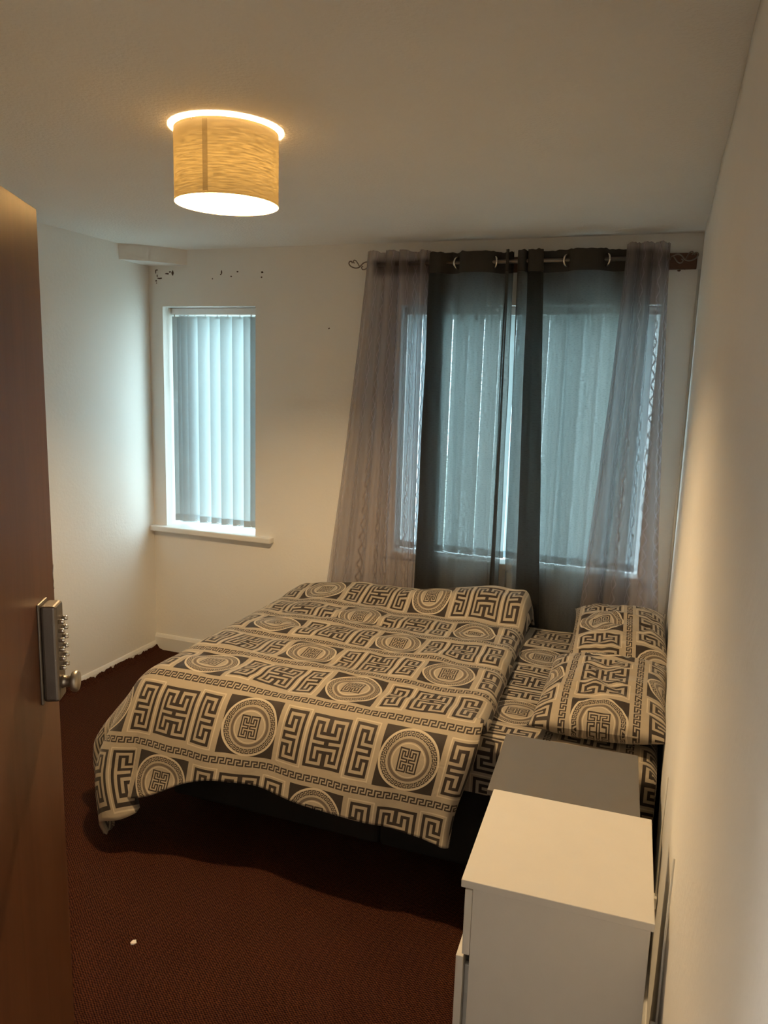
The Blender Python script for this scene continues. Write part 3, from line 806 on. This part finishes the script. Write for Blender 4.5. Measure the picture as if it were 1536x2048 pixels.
pillow('plump Greek key patterned pillow beside the grey cabinet', 2.762, 2.722, 0.45, 0.65, 0.175, 0.0, (0.03, -0.05), 0.02, -0.1375, 0.612, 1.3)
pillow('Greek key patterned pillow next to the gathered voile curtain', 2.775, 3.352, 0.41, 0.59, 0.175, 0.04, (0.10, -0.05), 0.33, -0.05, 0.632, 6.1)

# ------------------------------------------------------------------ chests of drawers
def chest(name, x0, x1, y0, y1, h, m, label, heights, rz=0.0, pulls=(), cat='chest'):
    """drawers face -x; origin at the floor centre"""
    cx, cy = (x0+x1)/2, (y0+y1)/2
    root = tag(empty(name, (cx, cy, 0), rz), label, cat)
    a, b, c, d = x0-cx, x1-cx, y0-cy, y1-cy; th = 0.016; fr = 0.016
    boxobj('top_panel', (a, b, c, d, h-0.017, h), m, root, 0.0015)
    f0 = a+0.008+fr                         # carcass front plane
    boxobj('side_panel', (f0, b-0.006, c+0.004, c+0.004+th, 0.0, h-0.017), m, root, 0.001)
    boxobj('side_panel', (f0, b-0.006, d-0.004-th, d-0.004, 0.0, h-0.017), m, root, 0.001)
    boxobj('back_panel', (b-0.012, b-0.006, c+0.004+th, d-0.004-th, 0.02, h-0.017), m, root)
    boxobj('plinth', (f0+0.02, f0+0.036, c+0.004+th, d-0.004-th, 0.0, 0.05), m, root)
    boxobj('bottom_panel', (f0, b-0.012, c+0.004+th, d-0.004-th, 0.05, 0.066), m, root)
    z = h-0.021
    for i, hh in enumerate(heights):
        pl = pulls[i] if i < len(pulls) else 0.0
        dr = empty('drawer', (0, 0, 0)); dr.parent = root; dr.location = (-pl, 0, z-hh)
        boxobj('drawer_front', (f0-fr, f0-0.0005, c+0.004, d-0.004, 0.004, hh-0.002), m, dr, 0.0015)
        bm = bmesh.new()
        ix0, ix1, iy0, iy1 = f0, b-0.03, c+0.03, d-0.03
        box(bm, ix0, ix1, iy0, iy0+0.01, 0.02, hh-0.04); box(bm, ix0, ix1, iy1-0.01, iy1, 0.02, hh-0.04)
        box(bm, ix1-0.01, ix1, iy0+0.01, iy1-0.01, 0.02, hh-0.04); box(bm, ix0, ix1, iy0, iy1, 0.014, 0.02)
        obj('drawer_box', bm, m, dr)
        z -= hh
    return root
chest('chest_of_drawers', 2.570, 2.942, 1.370, 1.740, 0.72, MAT['white_board'], 'white chest of drawers standing between doorway and grey cabinet', [0.155, 0.24, 0.24], rz=0.035, pulls=(0, 0.012, 0.004), cat='chest of drawers')
chest('bedside_cabinet', 2.500, 2.905, 1.940, 2.300, 0.60, MAT['grey_board'], 'grey bedside cabinet with a plain flat top beside the bed', [0.17, 0.175, 0.175], rz=0.05, cat='bedside cabinet')

# two thin cables dropping down the wall behind the furniture
def wall_cable(y, z0, z1, label):
    root = tag(empty('wall_cable', (RW-0.006, y, z0)), label, 'cable')
    bm = bmesh.new(); tube(bm, [(0.0, 0, z1-z0), (-0.001, 0.003, (z1-z0)*0.5), (0, 0, 0.0)], 0.0025, 6); obj('cord', bm, MAT['cable'], root, True)
    bm = bmesh.new(); box(bm, -0.012, 0.004, -0.012, 0.012, -0.03, 0.004, 0.003); obj('plug', bm, MAT['cable'], root)
wall_cable(1.93, 0.40, 0.74, 'thin white cable running down the wall behind the grey cabinet')
wall_cable(1.38, 0.50, 0.86, 'thin white cable running down the wall behind the white chest')

# ------------------------------------------------------------------ ceiling lamp
LX, LY = 1.640, 2.004
def lamp():
    root = tag(empty('ceiling_lamp', (LX, LY, CH)), 'lit drum pendant lamp with a woven straw-coloured shade', 'lamp')
    zt, zb, R = 2.391-CH, 2.197-CH, 0.1475
    a0 = math.atan2(-LY, 2.88-LX) - 0.40; w = 0.0075/R; tb = 0.006
    def ring(name, aa, ab, za, zc, n, m, rows):
        def fn(u, v):
            a = aa+(ab-aa)*u; return (R*math.cos(a), R*math.sin(a), za+(zc-za)*v), (a*R, (zc-za)*v)
        return grid_mesh(name, n, rows, fn, m, root)
    ring('lamp_shade', a0+w, a0+2*PI-w, zb+tb, zt-tb, 96, MAT['shade'], 10)
    ring('top_binding', 0, 2*PI, zt-tb, zt, 96, MAT['shade_trim'], 1); ring('bottom_binding', 0, 2*PI, zb, zb+tb, 96, MAT['shade_trim'], 1)
    ring('seam', a0-w, a0+w, zb+tb, zt-tb, 4, MAT['seam'], 4)['label'] = 'darker vertical seam strip'
    # spider ring, rose, holder
    bm = bmesh.new()
    for k in range(3):
        a = 2*PI*k/3+0.4; tube(bm, [(0.02*math.cos(a), 0.02*math.sin(a), zt-0.012), (R*math.cos(a), R*math.sin(a), zt-0.003)], 0.0015, 5)
    obj('spider_frame', bm, MAT['upvc'], root)
    bm = bmesh.new(); lathe(bm, [(0, 0), (0.048, 0), (0.046, -0.010), (0.030, -0.018), (0.012, -0.020), (0, -0.020)], 28); obj('ceiling_rose', bm, MAT['upvc'], root, True)
    bm = bmesh.new(); lathe(bm, [(0, -0.018), (0.018, -0.020), (0.020, -0.074), (0.017, -0.078), (0, -0.078)], 20); obj('lamp_holder', bm, MAT['upvc'], root, True)
    bm = bmesh.new(); lathe(bm, [(0, -0.076), (0.014, -0.078), (0.018, -0.084), (0.029, -0.098), (0.033, -0.116), (0.029, -0.134), (0.018, -0.145), (0, -0.150)], 24)
    o = obj('bulb', bm, MAT['bulb'], root, True); o['label'] = 'glowing warm white bulb'
lamp()

def hall_fill_lamp():  # added fill lamp, out of view behind the camera, brightens the chest front
    root = tag(empty('hall_fill_lamp', (1.62, 0.02, CH)), 'unseen fill lamp added in the hallway, shaped as a round flush ceiling light', 'lamp')
    bm = bmesh.new(); lathe(bm, [(0, 0), (0.14, 0), (0.14, -0.02), (0.12, -0.022), (0, -0.022)], 32); obj('base_plate', bm, MAT['upvc'], root, True)
    m, nt, out = mat('hall_fill_glow'); e = N(nt, 'ShaderNodeEmission'); e.inputs[0].default_value = (1.0, 0.96, 0.88, 1); e.inputs[1].default_value = HALL_FILL_POWER
    nt.links.new(e.outputs[0], out.inputs[0])
    bm = bmesh.new(); lathe(bm, [(0.12, -0.022), (0.115, -0.05), (0.08, -0.075), (0.04, -0.085), (0, -0.088)], 32); obj('diffuser', bm, m, root, True)
hall_fill_lamp()

# ------------------------------------------------------------------ door
FE = Vector((1.876, 1.036, 0)); DD = Vector((-0.466, 0.885, 0)).normalized(); DN = Vector((0.885, 0.466, 0)).normalized()
def door():
    w, h, th = 0.762, 1.975, 0.040
    hinge = FE - DD*w
    root = structure(empty('door_1', hinge, math.atan2(DD.y, DD.x)), 'open brown varnished flush door')
    # local x = towards the free edge, local -y = the visible face
    bm = bmesh.new(); box(bm, 0, w, 0.0, th, 0.008, h, 0.0015); obj('door_leaf', bm, MAT['door'], root)
    for z in (0.25, 1.0, 1.72):
        bm = bmesh.new(); tube(bm, [(-0.004, -0.004, z-0.05), (-0.004, -0.004, z+0.05)], 0.006, 10); obj('hinge', bm, MAT['hinge'], root, True)
    bm = bmesh.new(); rnd = random.Random(5)
    prof = [(1.325, .001), (1.332, .004), (1.340, .002), (1.347, .0045), (1.356, .005), (1.364, .002), (1.370, .0005)]
    f = [bm.verts.new((w+0.0012, -0.001, z)) for z, d in prof] + [bm.verts.new((w-d, -0.001, z)) for z, d in prof[::-1]]
    g = [bm.verts.new((v.co.x, 0.006, v.co.z)) for v in f]
    bm.faces.new(f); bm.faces.new(g[::-1])
    for k in range(len(f)): bm.faces.new((f[k], g[k], g[(k+1) % len(f)], f[(k+1) % len(f)]))
    obj('paint_chip', bm, MAT['gloss_white'], root)['label'] = 'pale chipped patch on the door edge'
    return root
door_root = door()
def door_frame():
    bm = bmesh.new(); d = 0.03
    box(bm, 2.195, 2.225, NW-0.15, NW+0.012, 0, 2.03); box(bm, 2.966, RW, NW-0.15, NW-0.04, 0, 2.03); box(bm, 2.225, 2.966, NW-0.15, NW+0.012, 2.0, 2.03)
    structure(obj('trim_5', bm, MAT['door']), 'brown wooden door lining')
door_frame()
def lock():
    w = 0.762
    cx, z0, z1, dep = w-0.077, 1.150, 1.322, 0.030
    root = tag(empty('keypad_lock', (0, 0, 0)), 'satin metal push-button code lock with round knob on the brown door', 'lock')
    root.matrix_world = door_root.matrix_world @ Matrix.Translation((cx, 0, z0)) if False else Matrix.Translation(FE - DD*w) @ Matrix.Rotation(math.atan2(DD.y, DD.x), 4, 'Z') @ Matrix.Translation((cx, 0, z0))
    hh = z1-z0
    bm = bmesh.new(); box(bm, -0.025, 0.025, -0.004, 0.001, -0.004, hh+0.004, 0.003); obj('backplate', bm, MAT['lock_body'], root)
    bm = bmesh.new(); box(bm, -0.0215, 0.0215, -dep, -0.003, 0, hh, 0.006, 3); obj('housing', bm, MAT['lock_body'], root, False)
    for i in range(6):
        z = hh-0.030-i*0.0165
        for x in (-0.010, 0.010):
            bm = bmesh.new()
            lathe(bm, [(0, 0), (0.0042, 0), (0.0042, 0.0075), (0.0032, 0.0100), (0, 0.0108)], 14)
            bmesh.ops.rotate(bm, verts=bm.verts[:], cent=(0, 0, 0), matrix=Matrix.Rotation(PI/2, 3, 'X'))
            bmesh.ops.translate(bm, verts=bm.verts[:], vec=(x, -dep+0.0005, z)); obj('button', bm, MAT['chrome'], root, True)
    bm = bmesh.new()
    lathe(bm, [(0, 0), (0.012, 0), (0.010, 0.004), (0.0095, 0.013), (0.0165, 0.016), (0.0185, 0.019), (0.0185, 0.024), (0.016, 0.027), (0, 0.028)], 28)
    bmesh.ops.rotate(bm, verts=bm.verts[:], cent=(0, 0, 0), matrix=Matrix.Rotation(PI/2, 3, 'X'))
    bmesh.ops.translate(bm, verts=bm.verts[:], vec=(0.0, -dep+0.0005, 0.030)); obj('knob', bm, MAT['lock'], root, True)
lock()

# ------------------------------------------------------------------ small thing on the carpet
def scrap():
    bm = bmesh.new(); pts = [(-.008, -.004), (-.002, -.010), (.006, -.006), (.009, .003), (.002, .010), (-.006, .006)]
    a = [bm.verts.new((x, y, 0.001+0.004*abs(math.sin(7*x*100)))) for x, y in pts]; b = [bm.verts.new((x, y, 0.0)) for x, y in pts]
    bm.faces.new(a); bm.faces.new(b[::-1])
    for k in range(6): bm.faces.new((a[k], b[k], b[(k+1) % 6], a[(k+1) % 6]))
    o = obj('paper_scrap', bm, MAT['paper']); o.location = (1.504, 1.670, 0.0)
    tag(o, 'tiny torn scrap of white paper lying on the carpet', 'paper scrap')
scrap()
